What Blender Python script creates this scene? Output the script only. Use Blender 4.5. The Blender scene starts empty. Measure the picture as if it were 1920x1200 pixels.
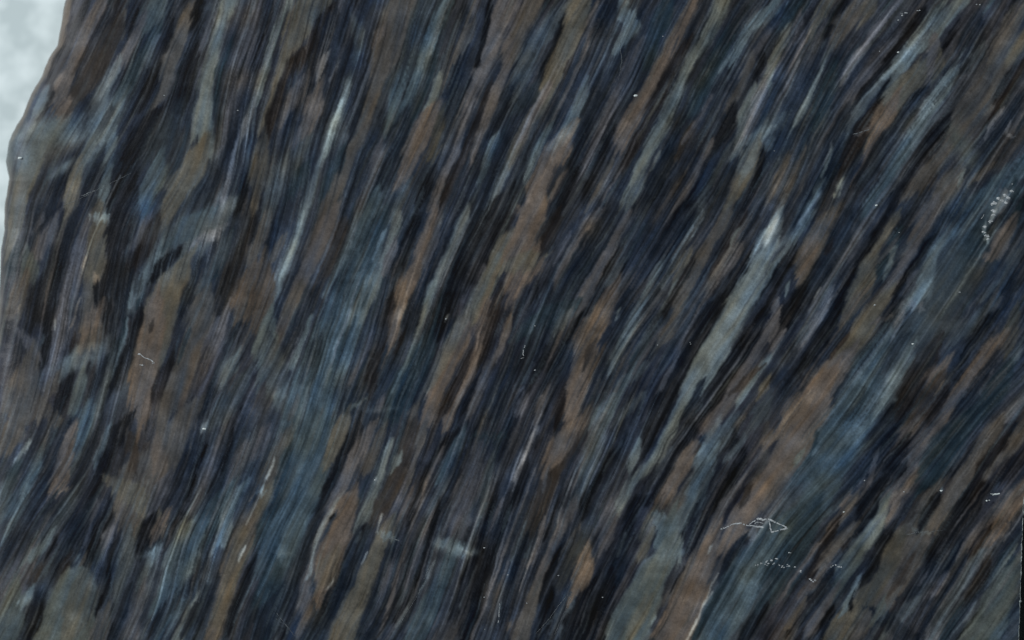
import bpy, math, random
import numpy as np

# ------------------------------------------------------------------ camera, light
S = 0.15 / 1920.0            # metres per photo pixel on the polished face
TOP = 0.008                  # slab thickness
CAM_H = 0.36
def wx(px): return (px - 960.0) * S
def wy(py): return (600.0 - py) * S

scene = bpy.context.scene
cam_d = bpy.data.cameras.new('camera')
cam = bpy.data.objects.new('camera', cam_d)
scene.collection.objects.link(cam)
cam.location = (0, 0, TOP + CAM_H)
cam_d.sensor_width = 36.0
cam_d.lens = 36.0 * CAM_H / 0.15
cam_d.clip_start = 0.005
cam_d.clip_end = 20.0
cam_d.dof.use_dof = True
cam_d.dof.focus_distance = CAM_H
cam_d.dof.aperture_fstop = 3.2
scene.camera = cam

world = bpy.data.worlds.new('World')
scene.world = world
world.use_nodes = True
wb = world.node_tree.nodes['Background']
wb.inputs['Color'].default_value = (0.82, 0.93, 1.0, 1)
wb.inputs['Strength'].default_value = 0.16

ld = bpy.data.lights.new('window_light', 'AREA')
ld.shape = 'RECTANGLE'; ld.size = 1.2; ld.size_y = 1.5
ld.energy = 66.0
ld.color = (0.97, 0.99, 1.0)
lo = bpy.data.objects.new('window_light', ld)
lo.location = (-1.45, 0.75, 1.25)
d = -np.array(lo.location); 
import mathutils
lo.rotation_euler = mathutils.Vector(d).to_track_quat('-Z', 'Y').to_euler()
scene.collection.objects.link(lo)

scene.view_settings.view_transform = 'Standard'
scene.view_settings.look = 'None'
scene.view_settings.exposure = 0.0
scene.view_settings.gamma = 1.0
scene.view_settings.use_curve_mapping = False

C = scene.collection
GAIN = np.array([.95, .985, 1.0])
VEIL = np.array([.006, .0067, .0076])

# ------------------------------------------------------------------ the stone's pattern
rng = np.random.default_rng(11)
X0, X1, Y0, Y1 = -130.0, 2060.0, -130.0, 1330.0
G = 1.6
NX = int((X1 - X0) / G) + 1
NY = int((Y1 - Y0) / G) + 1
gx = X0 + G * np.arange(NX, dtype=np.float32)
gy = Y0 + G * np.arange(NY, dtype=np.float32)
GX, GY = np.meshgrid(gx, gy)

def bil(A, ix, iy):
    """bilinear lookup in index space"""
    ix = np.clip(ix, 0, A.shape[1] - 1.001); iy = np.clip(iy, 0, A.shape[0] - 1.001)
    x0 = ix.astype(np.int32); y0 = iy.astype(np.int32)
    fx = (ix - x0); fy = (iy - y0)
    if A.ndim == 3: fx = fx[..., None]; fy = fy[..., None]
    a = A[y0, x0]; b = A[y0, x0 + 1]; c = A[y0 + 1, x0]; e = A[y0 + 1, x0 + 1]
    return (a * (1 - fx) + b * fx) * (1 - fy) + (c * (1 - fx) + e * fx) * fy

def vnoise(cell, shape=None):
    """smooth value noise with features of `cell` photo pixels, about N(0,1)"""
    n = cell / G
    A = rng.standard_normal((int(NY / n) + 4, int(NX / n) + 4)).astype(np.float32)
    iy, ix = np.meshgrid(np.arange(NY, dtype=np.float32) / n + 1, np.arange(NX, dtype=np.float32) / n + 1, indexing='ij')
    x0 = ix.astype(int); y0 = iy.astype(int)
    fx = ix - x0; fy = iy - y0
    fx = fx * fx * (3 - 2 * fx); fy = fy * fy * (3 - 2 * fy)
    r = (A[y0, x0] * (1 - fx) + A[y0, x0 + 1] * fx) * (1 - fy) + (A[y0 + 1, x0] * (1 - fx) + A[y0 + 1, x0 + 1] * fx) * fy
    return r / (r.std() + 1e-6)

# direction of the foliation (degrees above horizontal, streaks rise to the right)
ANG = [(60, 60, 66), (100, 200, 64), (60, 450, 72), (60, 700, 76), (60, 950, 62), (100, 1120, 66), (250, 80, 62), (250, 300, 60),
       (380, 250, 80), (300, 560, 74), (260, 750, 76), (250, 1000, 68), (450, 400, 70), (450, 700, 66), (400, 1050, 68),
       (600, 60, 72), (600, 300, 68), (620, 600, 68), (650, 760, 72), (560, 950, 68), (650, 1100, 66), (800, 120, 66), (780, 400, 70),
       (760, 560, 72), (800, 780, 68), (820, 1000, 72), (900, 1150, 70), (960, 250, 64), (980, 450, 64), (930, 600, 70), (1000, 800, 68), (1000, 1050, 68),
       (1100, 100, 64), (1120, 350, 62), (1100, 620, 66), (1150, 800, 64), (1160, 1000, 62), (1250, 250, 62), (1300, 560, 58),
       (1250, 750, 60), (1300, 950, 58), (1290, 1120, 60), (1400, 100, 62), (1420, 350, 60), (1400, 600, 60), (1500, 250, 66), (1560, 450, 62),
       (1530, 650, 56), (1500, 850, 52), (1450, 1050, 54), (1650, 120, 52), (1650, 320, 56), (1700, 500, 58), (1650, 720, 52), (1640, 950, 56),
       (1640, 1120, 56), (1800, 80, 56), (1800, 300, 52), (1830, 550, 56), (1800, 780, 50), (1800, 1000, 56), (1850, 1120, 52), (1900, 300, 60)]
cg = 30
ax = np.arange(X0, X1 + cg, cg); ay = np.arange(Y0, Y1 + cg, cg)
AX, AY = np.meshgrid(ax, ay)
num = np.zeros_like(AX); den = np.zeros_like(AX)
for (px, py, a) in ANG:
    w = 1.0 / ((AX - px) ** 2 + (AY - py) ** 2 + 70.0 ** 2) ** 1.6
    num += w * a; den += w
TH = (num / den).astype(np.float32)
TH = bil(TH, (GX - X0) / cg, (GY - Y0) / cg) + 3.0 * vnoise(120) + 1.6 * vnoise(45)
DX = np.cos(np.radians(TH)).astype(np.float32); DY = -np.sin(np.radians(TH)).astype(np.float32)
IXX, IYY = np.meshgrid(np.arange(NX, dtype=np.float32), np.arange(NY, dtype=np.float32))

def lic(N, half, step):
    """smear noise along the foliation: half = reach in photo px, step in photo px"""
    k = int(half / step); h = step / G
    acc = N.copy(); wsum = 1.0
    for sgn in (1, -1):
        px = IXX.copy(); py = IYY.copy()
        for i in range(1, k + 1):
            jx = np.clip(px + .5, 0, NX - 1).astype(np.int32); jy = np.clip(py + .5, 0, NY - 1).astype(np.int32)
            px += sgn * h * DX[jy, jx]; py += sgn * h * DY[jy, jx]
            w = 0.5 + 0.5 * math.cos(math.pi * i / (k + 1))
            jx = np.clip(px + .5, 0, NX - 1).astype(np.int32); jy = np.clip(py + .5, 0, NY - 1).astype(np.int32)
            acc += w * N[jy, jx]; wsum += w
    acc -= acc.mean()
    return acc / acc.std()

L1 = lic(vnoise(2.4), 90, 2.4)       # hair-fine
L2 = lic(vnoise(4.2), 130, 3.6)       # fine streaks
L3 = lic(vnoise(11.0), 130, 6.0)      # medium streaks
L4 = lic(vnoise(24.0), 200, 12.0)     # broad bands
L5 = lic(vnoise(3.4), 70, 3.0)
L6 = lic(vnoise(8.0), 60, 4.0)

PAL = dict(
    K=(23, 26, 32), N=(30, 37, 48), D=(45, 54, 62), S=(60, 70, 79), B=(57, 75, 88), C=(78, 95, 106), L=(97, 113, 123), W=(120, 143, 153),
    X=(160, 170, 172), T=(36, 50, 60), G=(86, 97, 100), g=(70, 80, 82), P=(68, 71, 81), p=(93, 97, 106), M=(80, 78, 81), E=(72, 70, 69),
    R=(89, 79, 73), O=(100, 84, 70), o=(76, 67, 60), Y=(82, 80, 73), y=(64, 63, 58), H=(34, 33, 36), h=(54, 50, 49), Q=(128, 112, 96))
def soften(v):
    v = np.array(v, np.float32); m = v.mean()
    return m + (v - m) * .66
PAL = {k: soften(v) for k, v in PAL.items()}

BASE = ["RMDSEDSSMDDSDESE",
        "RhDSEDSSDSDDSDEY",
        "GCNgDSSDDSDDBTSY",
        "YNDgDSBDDDDDSDSD",
        "YDNGSSBDEDDDSDDB",
        "NDRDSDBRNDDCKDSD",
        "MRCRMBBDhDNOSDCS",
        "SDESBBDNDhDKRBDh",
        "BNESBBEDSDPKRSDE",
        "YgSBEBDYDDhGRBhg"]
base = np.zeros((12, 18, 3), np.float32)
for j in range(12):
    for i in range(18):
        base[j, i] = PAL[BASE[min(max(j - 1, 0), 9)][min(max(i - 1, 0), 15)]]
base = 0.42 * base + 0.58 * np.array([35, 39, 50], np.float32)
canvas = bil(base, (GX - X0 + 0) / 120.0 - (-130 - X0) / 120.0 + 0.0 - 10 / 120.0 + 0.0, (GY - Y0) / 120.0 - 10 / 120.0).astype(np.float32)

def smooth(a, b, x):
    t = np.clip((x - a) / (b - a), 0, 1); return t * t * (3 - 2 * t)

MASS = np.zeros_like(GX)      # how massive (not laminated) the stone is here
def stroke(pts, col, op=0.92, soft=1.6, massive=None):
    P = [np.array(p, float) for p in pts]
    if len(P) == 1: P.append(P[0] + np.array([2, -4, 0]))
    # pointed ends
    a = P[0] - P[1]; n = math.hypot(a[0], a[1]) + 1e-6
    e0 = P[0] + np.array([a[0] / n * P[0][2] * 1.5, a[1] / n * P[0][2] * 1.5, 0]); e0[2] = P[0][2] * .06
    a = P[-1] - P[-2]; n = math.hypot(a[0], a[1]) + 1e-6
    e1 = P[-1] + np.array([a[0] / n * P[-1][2] * 1.5, a[1] / n * P[-1][2] * 1.5, 0]); e1[2] = P[-1][2] * .06
    P = [e0] + P + [e1]
    # catmull-rom
    Q = []
    for i in range(len(P) - 1):
        p0 = P[max(i - 1, 0)]; p1 = P[i]; p2 = P[i + 1]; p3 = P[min(i + 2, len(P) - 1)]
        for t in (0, .34, .67):
            Q.append(.5 * ((2 * p1) + (-p0 + p2) * t + (2 * p0 - 5 * p1 + 4 * p2 - p3) * t * t + (-p0 + 3 * p1 - 3 * p2 + p3) * t ** 3))
    Q.append(P[-1]); Q = np.array(Q); Q[:, 2] = np.maximum(Q[:, 2], 0.8)
    m = Q[:, 2].max() * .6 + soft * 2 + 4
    i0 = max(int((Q[:, 0].min() - m - X0) / G), 0); i1 = min(int((Q[:, 0].max() + m - X0) / G) + 2, NX)
    j0 = max(int((Q[:, 1].min() - m - Y0) / G), 0); j1 = min(int((Q[:, 1].max() + m - Y0) / G) + 2, NY)
    if i1 <= i0 or j1 <= j0: return
    x = GX[j0:j1, i0:i1]; y = GY[j0:j1, i0:i1]
    sd = np.full(x.shape, -1e3, np.float32)
    for a, b in zip(Q[:-1], Q[1:]):
        vx, vy = b[0] - a[0], b[1] - a[1]; L = vx * vx + vy * vy + 1e-6
        t = np.clip(((x - a[0]) * vx + (y - a[1]) * vy) / L, 0, 1)
        dd = np.sqrt((x - a[0] - t * vx) ** 2 + (y - a[1] - t * vy) ** 2)
        sd = np.maximum(sd, (a[2] + t * (b[2] - a[2])) * .5 - dd)
    w = float(np.median(Q[:, 2]))
    if soft == 2.6: soft = float(np.clip(w * .20, 1.1, 3.6))
    rag = min(w * .10, 1.8)
    sd = sd + rag * RAG[j0:j1, i0:i1] + min(w * .10, 2.2) * COMB[j0:j1, i0:i1]
    al = (smooth(-soft, soft, sd) * op)[..., None]
    canvas[j0:j1, i0:i1] = canvas[j0:j1, i0:i1] * (1 - al) + col * al
    if massive is not None:
        MASS[j0:j1, i0:i1] = MASS[j0:j1, i0:i1] * (1 - al[..., 0]) + massive * al[..., 0]

COMB = .65 * L2 + .5 * L5
RAG = 0.6 * L3 + 0.5 * L6 + 0.4 * vnoise(14)

# a ground of thin lenses everywhere (the same rock goes on past the frame)
keys = list("KNDSBTPMEhKNDTKHKN")
for n in range(1500):
    x = rng.uniform(X0, X1); y = rng.uniform(Y0, Y1)
    outside = x < -10 or x > 1925 or y < -10 or y > 1210
    L = rng.uniform(30, 150); w = rng.uniform(2, 9) * (1.8 if outside else 1)
    pts = []
    for s in (-.5, -.25, 0, .25, .5):
        i = int(np.clip((x - X0) / G, 0, NX - 1)); j = int(np.clip((y - Y0) / G, 0, NY - 1))
        pts.append((x + s * L * DX[j, i], y + s * L * DY[j, i], w * (1 - 1.6 * abs(s)) + 1))
    k = keys[rng.integers(len(keys))]
    stroke(pts, PAL[k] * rng.uniform(.85, 1.15), 0.8 if outside else 0.5)

STROKES = """
@A0
R:360,0,60 340,150,60 290,260,70 200,480,50 110,650,60 60,760,30
K:480,30,50 430,160,60 370,290,80 310,400,90 265,560,60 220,640,20
R:560,20,60 500,140,60 440,260,60 400,380,70 350,500,90 350,640,110
H:650,80,60 625,190,60
K:765,90,30 730,190,20
E:700,90,30 690,200,25
h:620,210,120 560,310,160 500,430,150 440,540,90
g:880,40,120 850,100,110
M:800,120,40 760,220,60 700,310,70 660,370,70
L:640,400,70 590,500,70 560,600,110 560,700,100
C:680,550,60 620,650,100 560,730,120
p:660,560,30 600,680,40
C:620,800,90 600,900,70 590,1040,60 580,1180,60
C0.6:510,880,60 470,920,50
L0.55:350,960,50 290,1030,30
G~:110,760,100 250,770,170 420,760,140
E~:190,880,130 300,850,100
Y:180,900,120 130,1040,120 90,1180,90
Y:430,960,80 400,1080,100 390,1150,60
N:520,930,50 500,1040,50
N:310,1040,80 280,1120,110 250,1190,120
T:870,180,60 840,240,60 760,400,70 700,500,80
K:960,130,50 910,330,60 860,450,70 790,570,80
S:880,230,30 800,380,30
E:1060,80,70 1000,240,90 950,380,100 930,500,60 830,630,20
K:1120,30,60 1090,200,60 1070,350,80 1040,470,90 980,600,110 850,700,130 760,850,150 720,960,130 680,1080,120 640,1180,110
D~:900,780,140 960,680,90
G:1300,0,80 1240,150,50 1200,320,50 1170,440,70 1150,580,110 1140,700,130 1160,810,90
Y:1110,890,130 1070,970,150 1000,1060,150 960,1160,100
T:1290,260,50 1230,420,40 1220,600,40 1250,720,60
P:1400,80,90 1350,300,80 1310,500,60 1280,700,60 1240,860,50
N:1430,380,40 1410,560,40 1340,700,50 1270,880,60 1200,1000,70
p:1430,560,25 1370,720,40 1320,860,40 1290,1000,35 1250,1180,50
B:880,960,100 830,1100,110 800,1190,100
g:900,1020,60
K:1440,900,30 1380,1060,50 1330,1190,40
@A1
Y:370,0,130 260,100,160 200,220,130 160,330,60 130,430,50 80,580,30 20,740,30
G:190,10,40 120,160,40 90,250,50 60,370,40 20,530,30
K:80,60,50 40,240,60 10,360,40
H:430,40,40 350,130,50 310,260,60 220,360,70 150,450,45 110,600,60 80,700,60
N:430,180,90 400,300,60 360,420,70 290,480,60
p:400,320,35 370,370,45 350,440,25
p:480,355,30 430,430,25
N:540,280,50 470,420,60 420,520,60 380,640,60
S:560,150,60 590,260,60 560,330,50
N:510,80,40 480,200,50
E:830,0,150 780,180,180 740,300,180 690,430,110 650,560,80 610,680,80 560,820,80 490,960,80 430,1090,80 380,1200,80
M:690,200,50
D:950,30,90 900,180,90 850,330,90 770,450,60
B:1070,0,80 1020,150,80 960,280,100 880,420,140 830,540,160 780,650,80 740,740,30
C:1050,50,30 1010,200,40 940,330,50
T:1000,350,60 960,500,50 860,680,60
S:520,460,60 490,580,60 450,700,100 410,800,90
L:520,480,40 490,580,45 450,690,65 410,790,60 380,880,40 340,980,40 300,1100,50 260,1200,55
W0.6:475,600,30 430,740,35 390,870,20
N:600,470,40 590,560,40 540,720,50
T:470,880,60 420,980,50 380,1080,50
M:240,500,80 180,620,70 140,700,40
M:340,560,80 300,680,80 240,820,80 200,900,60
N:200,690,60 170,790,50
S:220,900,120 150,1000,120 80,1150,90
Y0.6:30,900,120 10,1050,110
T:260,980,80 200,1080,60
N:700,660,50 650,820,70 590,950,70 540,1080,60 490,1190,50
N:820,720,100 780,860,120 720,980,110 660,1080,80
P:690,850,50 660,960,50 620,1060,60 580,1150,60
G:1020,470,50 1000,560,50 970,600,50
y:1060,640,80 1020,780,90
R:1000,620,60 950,690,110 920,780,120 880,880,100 840,980,70 810,1080,50
O0.6:950,700,60 900,830,60
S:840,1060,60 800,1140,60
N:1180,120,60 1150,380,70 1110,560,90 1090,700,70 1060,760,40
M:1420,20,120 1340,180,100 1280,350,100 1240,500,70 1190,640,50 1150,780,50 1100,900,60 1050,1030,60 1000,1160,60
E:1200,180,60 1150,280,50
K:1310,40,40 1250,340,40
H:1320,480,40 1270,620,40 1180,830,50 1120,950,50 1060,1100,50
M:1430,260,70 1380,440,60 1320,600,50 1260,780,40 1220,880,30
N:1440,480,50 1380,640,40 1330,760,40
C:1340,800,40 1290,930,50 1250,1020,30
N:1400,850,60 1350,960,70 1290,1080,70 1230,1190,60
L:1440,880,40 1400,980,45 1350,1080,50 1310,1160,40
K:1000,960,40 940,1100,60
@A2
E:120,20,100 60,150,80 20,280,60
S:230,120,100 120,260,90 60,420,100
D:180,480,90 90,560,100
K:300,120,50 250,280,60 190,420,50
Y:390,20,120 350,150,110 300,280,110 240,420,100 180,560,70 110,660,70 50,770,60 10,880,50
M:200,500,40 110,660,50 40,790,40
h:330,350,30 300,430,20
M:460,50,40 410,250,40 370,380,30 310,500,40 250,640,40 200,720,40
C:400,520,60 370,620,80 320,720,80 260,780,50
C:200,740,40 150,830,40 100,920,40 80,990,20
L:330,740,40
N:480,480,60 430,620,70 390,760,70 340,900,60
N:520,60,70 500,200,80 470,340,60
C:640,60,80 680,150,80 610,250,50
P:720,270,60 650,400,70 590,520,60 540,650,50 490,760,50 430,900,50
T:850,80,120 800,200,90 770,320,80
R:1040,0,50 970,120,70 900,240,60 860,330,60 790,450,80 740,560,90 680,670,90 620,780,90 570,870,40
E:560,900,30 500,1030,30 430,1170,30
H:980,250,50 900,380,60 840,520,70 790,640,80 730,760,70 660,880,60
y:850,540,12 780,660,12 720,780,10
K:560,700,50 520,840,50 460,980,50 420,1090,50
G:1180,0,90 1130,120,80 1060,250,80 1000,350,60 940,500,50 890,620,60 850,720,90 790,820,80 730,920,70 700,1040,90 650,1130,60
W:815,880,20 780,950,8
T:1220,200,80 1120,380,90 1040,560,90
N:960,640,60 900,780,70 850,950,80 780,1100,80
C:1400,100,80 1330,160,60 1260,270,40 1200,360,30
P:1440,190,40 1380,280,40 1310,400,50
C:1300,240,25 1230,360,20
E:1330,350,60 1280,500,60 1220,600,50
K:1400,330,40 1340,560,30
G:1340,560,70 1290,700,60 1270,820,60 1240,900,30
p:1430,480,50 1380,600,60 1330,720,60
L:1430,730,50 1300,800,40
K:1230,640,60 1180,780,70 1100,900,60 1040,1020,50 990,1130,50
h:1010,740,50 940,880,40
P:1110,560,25 1050,680,25 980,780,25
M:1110,820,40 1040,960,40 980,1080,40 930,1170,30
S:1210,850,50 1160,960,40 1100,1050,40 1060,1150,40
Y:1350,880,110 1300,1000,90 1240,1110,60 1200,1190,50
G0.5:1340,860,90 1310,950,60
N:1230,960,60 1170,1080,60 1130,1180,50
R:260,830,130 200,920,120 150,1030,110 100,1140,130
M:290,1000,40 240,1090,30
N:60,880,60 30,980,60 50,1100,50
K:340,1000,60 290,1120,70
K:1420,860,30 1370,1020,40 1320,1150,50
@A3
B:30,60,80
C:95,40,20
T:150,50,120 100,120,60
Y:330,20,80 270,110,50 230,200,30
K:420,40,80 360,150,60
E:520,40,120 420,150,100 370,240,60
Y0.6:560,60,80
G:110,160,30 60,270,45 20,380,50 10,500,30
P:180,140,60 170,300,40 110,460,20
p:180,350,15 150,410,20 100,490,10
G:320,320,20 280,430,28 230,540,35 180,640,40 150,700,30
P:620,160,60 560,230,40
p:530,280,50 470,350,60 430,440,30
P:640,320,100 560,430,80 480,520,80
K:850,100,60 780,200,60 680,340,50 600,460,60 540,560,60
G:1100,0,80 1010,90,90 950,180,80 890,250,60
C:820,260,80 770,330,90 700,400,60 650,440,40
G:970,30,40 900,130,40 830,230,50
S:620,490,40 560,560,50 500,650,50 460,720,30 430,820,20
K:1050,160,40 980,275,30
K:690,430,30 640,530,50
H:590,650,70 480,800,90 430,900,60
Y:940,290,80 940,350,120 870,420,150 770,500,140 710,580,120 640,700,100
R:680,620,100 640,690,100 590,790,70 540,880,40 490,980,20
M:930,260,60 900,450,30
G0.6:720,400,70 680,520,50
N:1150,210,150 1120,330,130 1060,360,70
N:860,530,50 780,640,60 700,740,70 620,860,80 560,960,80
S:1180,320,60
C:1020,440,60 940,560,80 870,680,80 820,780,80 760,880,60 
B:760,850,70 690,980,60 600,1120,70 560,1190,60
S:640,1000,30 620,1060,20
E:1430,50,90 1360,180,120 1330,300,130 1290,450,80 1260,560,80
Y:1390,280,80
E~:1180,530,130 1120,630,210 1080,730,130
E:1060,760,90 1000,850,90 930,940,120 850,1010,120 790,1080,60
H:1400,400,80 1340,490,80 1270,640,40
K:970,720,90 890,840,110 800,940,80 740,1060,60 680,1170,50
E:1030,1010,90 960,1110,100 900,1190,90
h:930,1020,40
N:1380,600,80 1310,700,80 1200,850,90
g~:1120,860,90 1080,800,80
p:1360,690,14 1345,740,16 1380,765,16
p:1320,610,14 1270,680,16 1225,770,10
E:1240,940,40 1150,1010,30
G:1085,1000,25
B:1430,930,110 1280,1060,100 1180,1140,100
T:1390,1060,60 1400,1180,60
p:1320,1090,40 1330,1120,60 1300,1160,50
g:290,1060,60 240,1140,60 200,1200,60
W:280,1085,35 245,1140,40 215,1190,40
G:425,1000,15 400,1070,18 370,1090,14
E:200,850,25 140,980,35 100,1090,35 50,1180,40
G:350,830,15 320,930,25 290,1030,15
E:100,900,30 50,1020,30 10,1110,30
P:560,725,14 500,755,10
W:610,1155,20
T:360,420,70 300,620,90
C0.6:0,740,60 10,820,40
@B0
Y:90,0,100 70,100,90 40,200,70
N:200,60,60 160,160,80 130,240,60
P:230,20,30 180,100,15
M:280,100,80 240,200,90 190,280,40
g:170,310,100 180,360,60
T:80,230,60 50,330,50
E:110,450,90 80,560,80
K:320,260,80 290,350,110 240,450,130 200,560,120
K:280,600,80
N:400,80,80 370,190,70
P:490,60,50 450,200,90 410,340,120 380,450,90 340,600,80 320,720,90 280,850,90 240,960,80
Y:560,60,95 560,180,115 550,280,115 530,360,110
W:590,30,50 540,20,30
Q:490,240,16 465,300,12
Q:550,370,40 560,410,26
K:700,50,170 660,200,120 630,350,90 560,460,90 590,560,80 620,680,70
P:820,60,70 770,150,50 720,230,50
N:700,420,150 690,560,120 650,640,70
E:490,430,50 480,520,70 500,610,130 520,680,130 470,740,60
R0.7:520,600,90
Q:445,500,20 430,540,16 400,640,12
Q:110,520,16 95,545,14
X:318,610,10 310,640,8
C0.35:400,850,110 430,840,80
C0.3:540,790,50
T:710,620,30 680,720,50 620,800,40
C:720,600,12 690,740,20 640,820,30
H:410,740,40 400,790,20
K:260,760,60 210,920,30
N:110,680,40 90,780,40 65,880,20
P:150,720,70 190,780,60
N:40,660,50
K:375,930,75 350,1040,60 310,1130,40
E:150,930,160 120,1050,230 200,1100,160
E:280,1000,90
N:570,880,50 520,990,50
g:450,960,80 430,1060,90
S:640,880,60 600,960,50 550,1080,60
C:640,880,20 590,1000,25 530,1110,30
B:470,1150,90
G0.6:1230,20,120 1150,110,110 1090,180,110
S:980,110,100 900,230,110 830,330,90 780,430,90 740,520,60
C:930,150,40 880,260,50 800,370,50 740,500,40
p:1250,80,40 1120,160,50
B:1090,60,120 1010,120,80
H:870,60,60 820,180,80 740,290,70
K:950,260,80 890,330,50
T:790,500,30
Y:1040,290,90 980,400,180 930,500,190 890,620,190 850,740,180 810,870,150
R:880,500,80 860,650,140 830,800,140 800,900,130 790,1000,130 780,1120,110
h:850,640,30
K:790,560,40 750,680,50 700,820,60 640,960,60 610,1050,40
N:1120,340,80 1080,440,80 1040,540,60
H:940,880,80 900,1000,70 880,1080,40
E:1130,560,150 1090,700,150 1040,850,120 980,1000,110 930,1130,110
o0.5:1110,820,120 1050,980,80
T0.7:1060,680,30 1010,800,20
K:1420,60,50 1350,240,70 1290,400,60 1240,540,40
T:1300,120,30 1220,320,60
S:1280,160,60 1200,320,60 1140,400,50
o:1400,400,110 1370,520,130
E:1430,200,60
N:1340,640,40 1280,760,30 1220,880,30 1180,1020,40 1130,1150,30
C:1290,880,80 
S:1330,1000,120 1250,1120,100
K:1355,1120,25
P:1230,650,90 1180,760,70
@B1
L:265,10,50 225,130,50 180,240,52 140,350,55 100,480,30
W0.55:260,20,25 220,140,24 170,260,24 140,350,30
N:110,80,50 60,200,40
E:60,40,60 20,160,50
E:150,140,30 90,240,50
M:400,60,100 330,180,120 280,320,110 220,450,90 160,580,80 120,700,60
o:40,380,130 30,500,130 10,600,90
E:240,420,50 180,540,60
N:330,450,60 270,570,90 220,680,60 170,760,50
h:480,80,70 420,240,60 360,350,60
B:640,60,170 600,250,190 540,430,210 480,600,240 420,760,260 350,900,240 300,1050,240 260,1190,220
T:690,60,90 630,180,110 610,280,60
C:720,120,25 640,300,25 600,420,25 540,560,25 480,700,25 430,850,30 370,1000,30 340,1100,30
C:510,430,20 460,590,25 400,760,30 340,900,25 290,1050,25 240,1180,20
C:310,600,25 250,730,25 200,850,40
C:560,20,30 520,170,40 470,290,40 390,440,30
T:500,700,50 440,830,30
N:330,760,70 270,900,50
T:640,300,30 560,480,20
G:790,30,60 760,160,60 720,280,50 660,420,60 600,560,60
M:770,210,60 740,320,50
K:900,60,50 850,150,50 800,280,60
R:990,20,50 950,160,70 900,300,70 840,400,90 810,500,90 780,620,80 750,740,40
O:820,450,60 810,530,50
Q0.6:830,520,25 790,590,25
E:1030,60,40 1010,120,30
H:750,500,50 710,620,60 680,760,80 660,900,60 650,1010,50
P:640,700,35 600,820,30 550,920,25
P:1010,130,50 960,260,40
N:960,400,80 900,540,80 860,660,60
H:800,740,50
L:1170,20,50 1120,140,50 1060,260,55 1010,380,45 980,430,60 970,500,40 930,620,20 880,750,15
C:980,440,50
K:1320,60,190 1240,200,190 1150,350,150 1080,480,110 1040,600,110 1000,700,60
P:1270,320,30 1220,450,30 1190,540,30
N:1100,640,50
T:1050,480,15 1000,650,15
Y:1430,130,60 1370,230,80 1330,330,60 1290,450,50 1240,560,60
R:1180,600,60 1160,680,100 1110,780,110 1060,900,110 1010,1020,100 970,1150,90
G0.5:1330,300,50 990,920,60
R:1300,540,55 1270,680,60 1230,820,65 1180,920,60 1130,1040,60 1080,1160,60
H:1370,460,50 1340,620,70 1290,780,50
H:1205,760,25 1160,880,50 1100,1020,60 1060,1110,40
K:1310,880,40 1240,950,40 1180,1080,50
M:1420,620,40 1380,740,50 1310,860,50 1260,980,50 1210,1120,40
N:1430,780,60 1390,950,110 1330,1080,130
E:1430,330,30
T:930,800,130 860,950,160 800,1080,120
C0.6:870,760,20 830,880,20 780,1000,20
C0.5:930,700,15 900,900,15
g:60,700,130 40,820,120
S:100,860,150 120,980,120
C0.6:130,1040,60
E:230,1050,30 200,1140,30
G:600,1060,20 510,1120,20
P:690,1080,40
X:1075,600,10
E:880,1140,60
@B2
R:110,20,150 70,130,140 40,240,170 20,330,130
R:150,210,60 130,260,120 110,340,60 95,400,20
Y:150,240,50 40,280,100
M0.5:30,150,100
H:240,50,70 190,180,50
K:110,460,60
M:440,50,80 370,140,50 300,270,50 240,400,25
P0.8:320,120,25 250,270,20
N:420,200,110 350,350,90
M:640,30,50 560,180,50 500,310,60 440,430,80 390,530,60 330,650,25 250,800,22 200,960,22 150,1120,40
T:250,560,120 150,620,130
S:290,600,60 260,640,40
K:600,220,40 520,360,40 440,510,40 360,620,40 300,730,50 220,870,60 170,980,40
K0.7:130,760,120 90,880,120
P:50,1010,50 70,1050,40 30,1100,60
N:50,960,30
R:580,400,60 540,500,90 480,600,130 420,720,150 400,850,150 370,970,130 340,1100,110
O:540,490,50 480,600,100 430,690,110
o:430,800,130 400,900,110
R:380,940,100 350,1040,90
h:440,790,60
h:510,780,30
G:590,580,25
N:650,440,60 620,640,60 560,760,60 520,900,60 460,1040,60 420,1150,40
H:280,1000,60 260,1120,60
C:820,300,20 760,430,30 700,560,50 640,690,55 590,800,45 550,880,25
L0.6:710,550,25 640,680,25
S:800,600,40 740,720,60 700,820,50
C:650,920,60 570,1030,70 500,1130,80
T:680,820,40
L:1050,20,45 1005,100,40 940,210,28 890,330,20 860,380,15
G:950,320,20 880,470,20 830,560,20
C0.8:850,260,15 800,370,15
D:730,90,30 660,240,30 590,330,30
S:610,300,35 560,380,40
E:1190,40,80 1120,160,70 1050,270,80 980,400,90 930,510,60
Y:980,250,60 920,350,30
H:1280,60,70 1180,260,90 1130,400,80
H:1000,300,40 900,470,40 860,560,30
G:1270,100,20 1240,150,25 1235,210,15
M:1240,240,80 1150,360,60 1090,460,40 1040,570,30 980,690,20
E:930,600,60 880,680,90 840,720,50
N:960,620,60 900,740,60 850,850,60
K:1290,320,90 1210,450,70 1130,560,120 1060,680,130 960,830,110 900,950,120 840,1080,130 790,1180,90
P:960,730,15 900,860,30 840,980,25
S:740,870,40 680,950,20
S:700,1060,60 620,1140,60
G:1430,200,60 1400,290,110 1370,380,140 1300,480,150 1240,590,140 1180,690,150 1130,800,150 1070,900,140 1020,990,120 960,1080,80 900,1170,60
L0.6:1380,350,60 1190,720,90 1130,860,50
W:1430,110,60 1400,150,60
K:1310,650,25 1290,700,25
C0.5:1160,840,40 1010,1080,40
N:1060,970,40 990,1110,30
K:1440,520,60 1370,650,80 1290,780,90 1200,920,90 1120,1040,90 1050,1140,70
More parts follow.
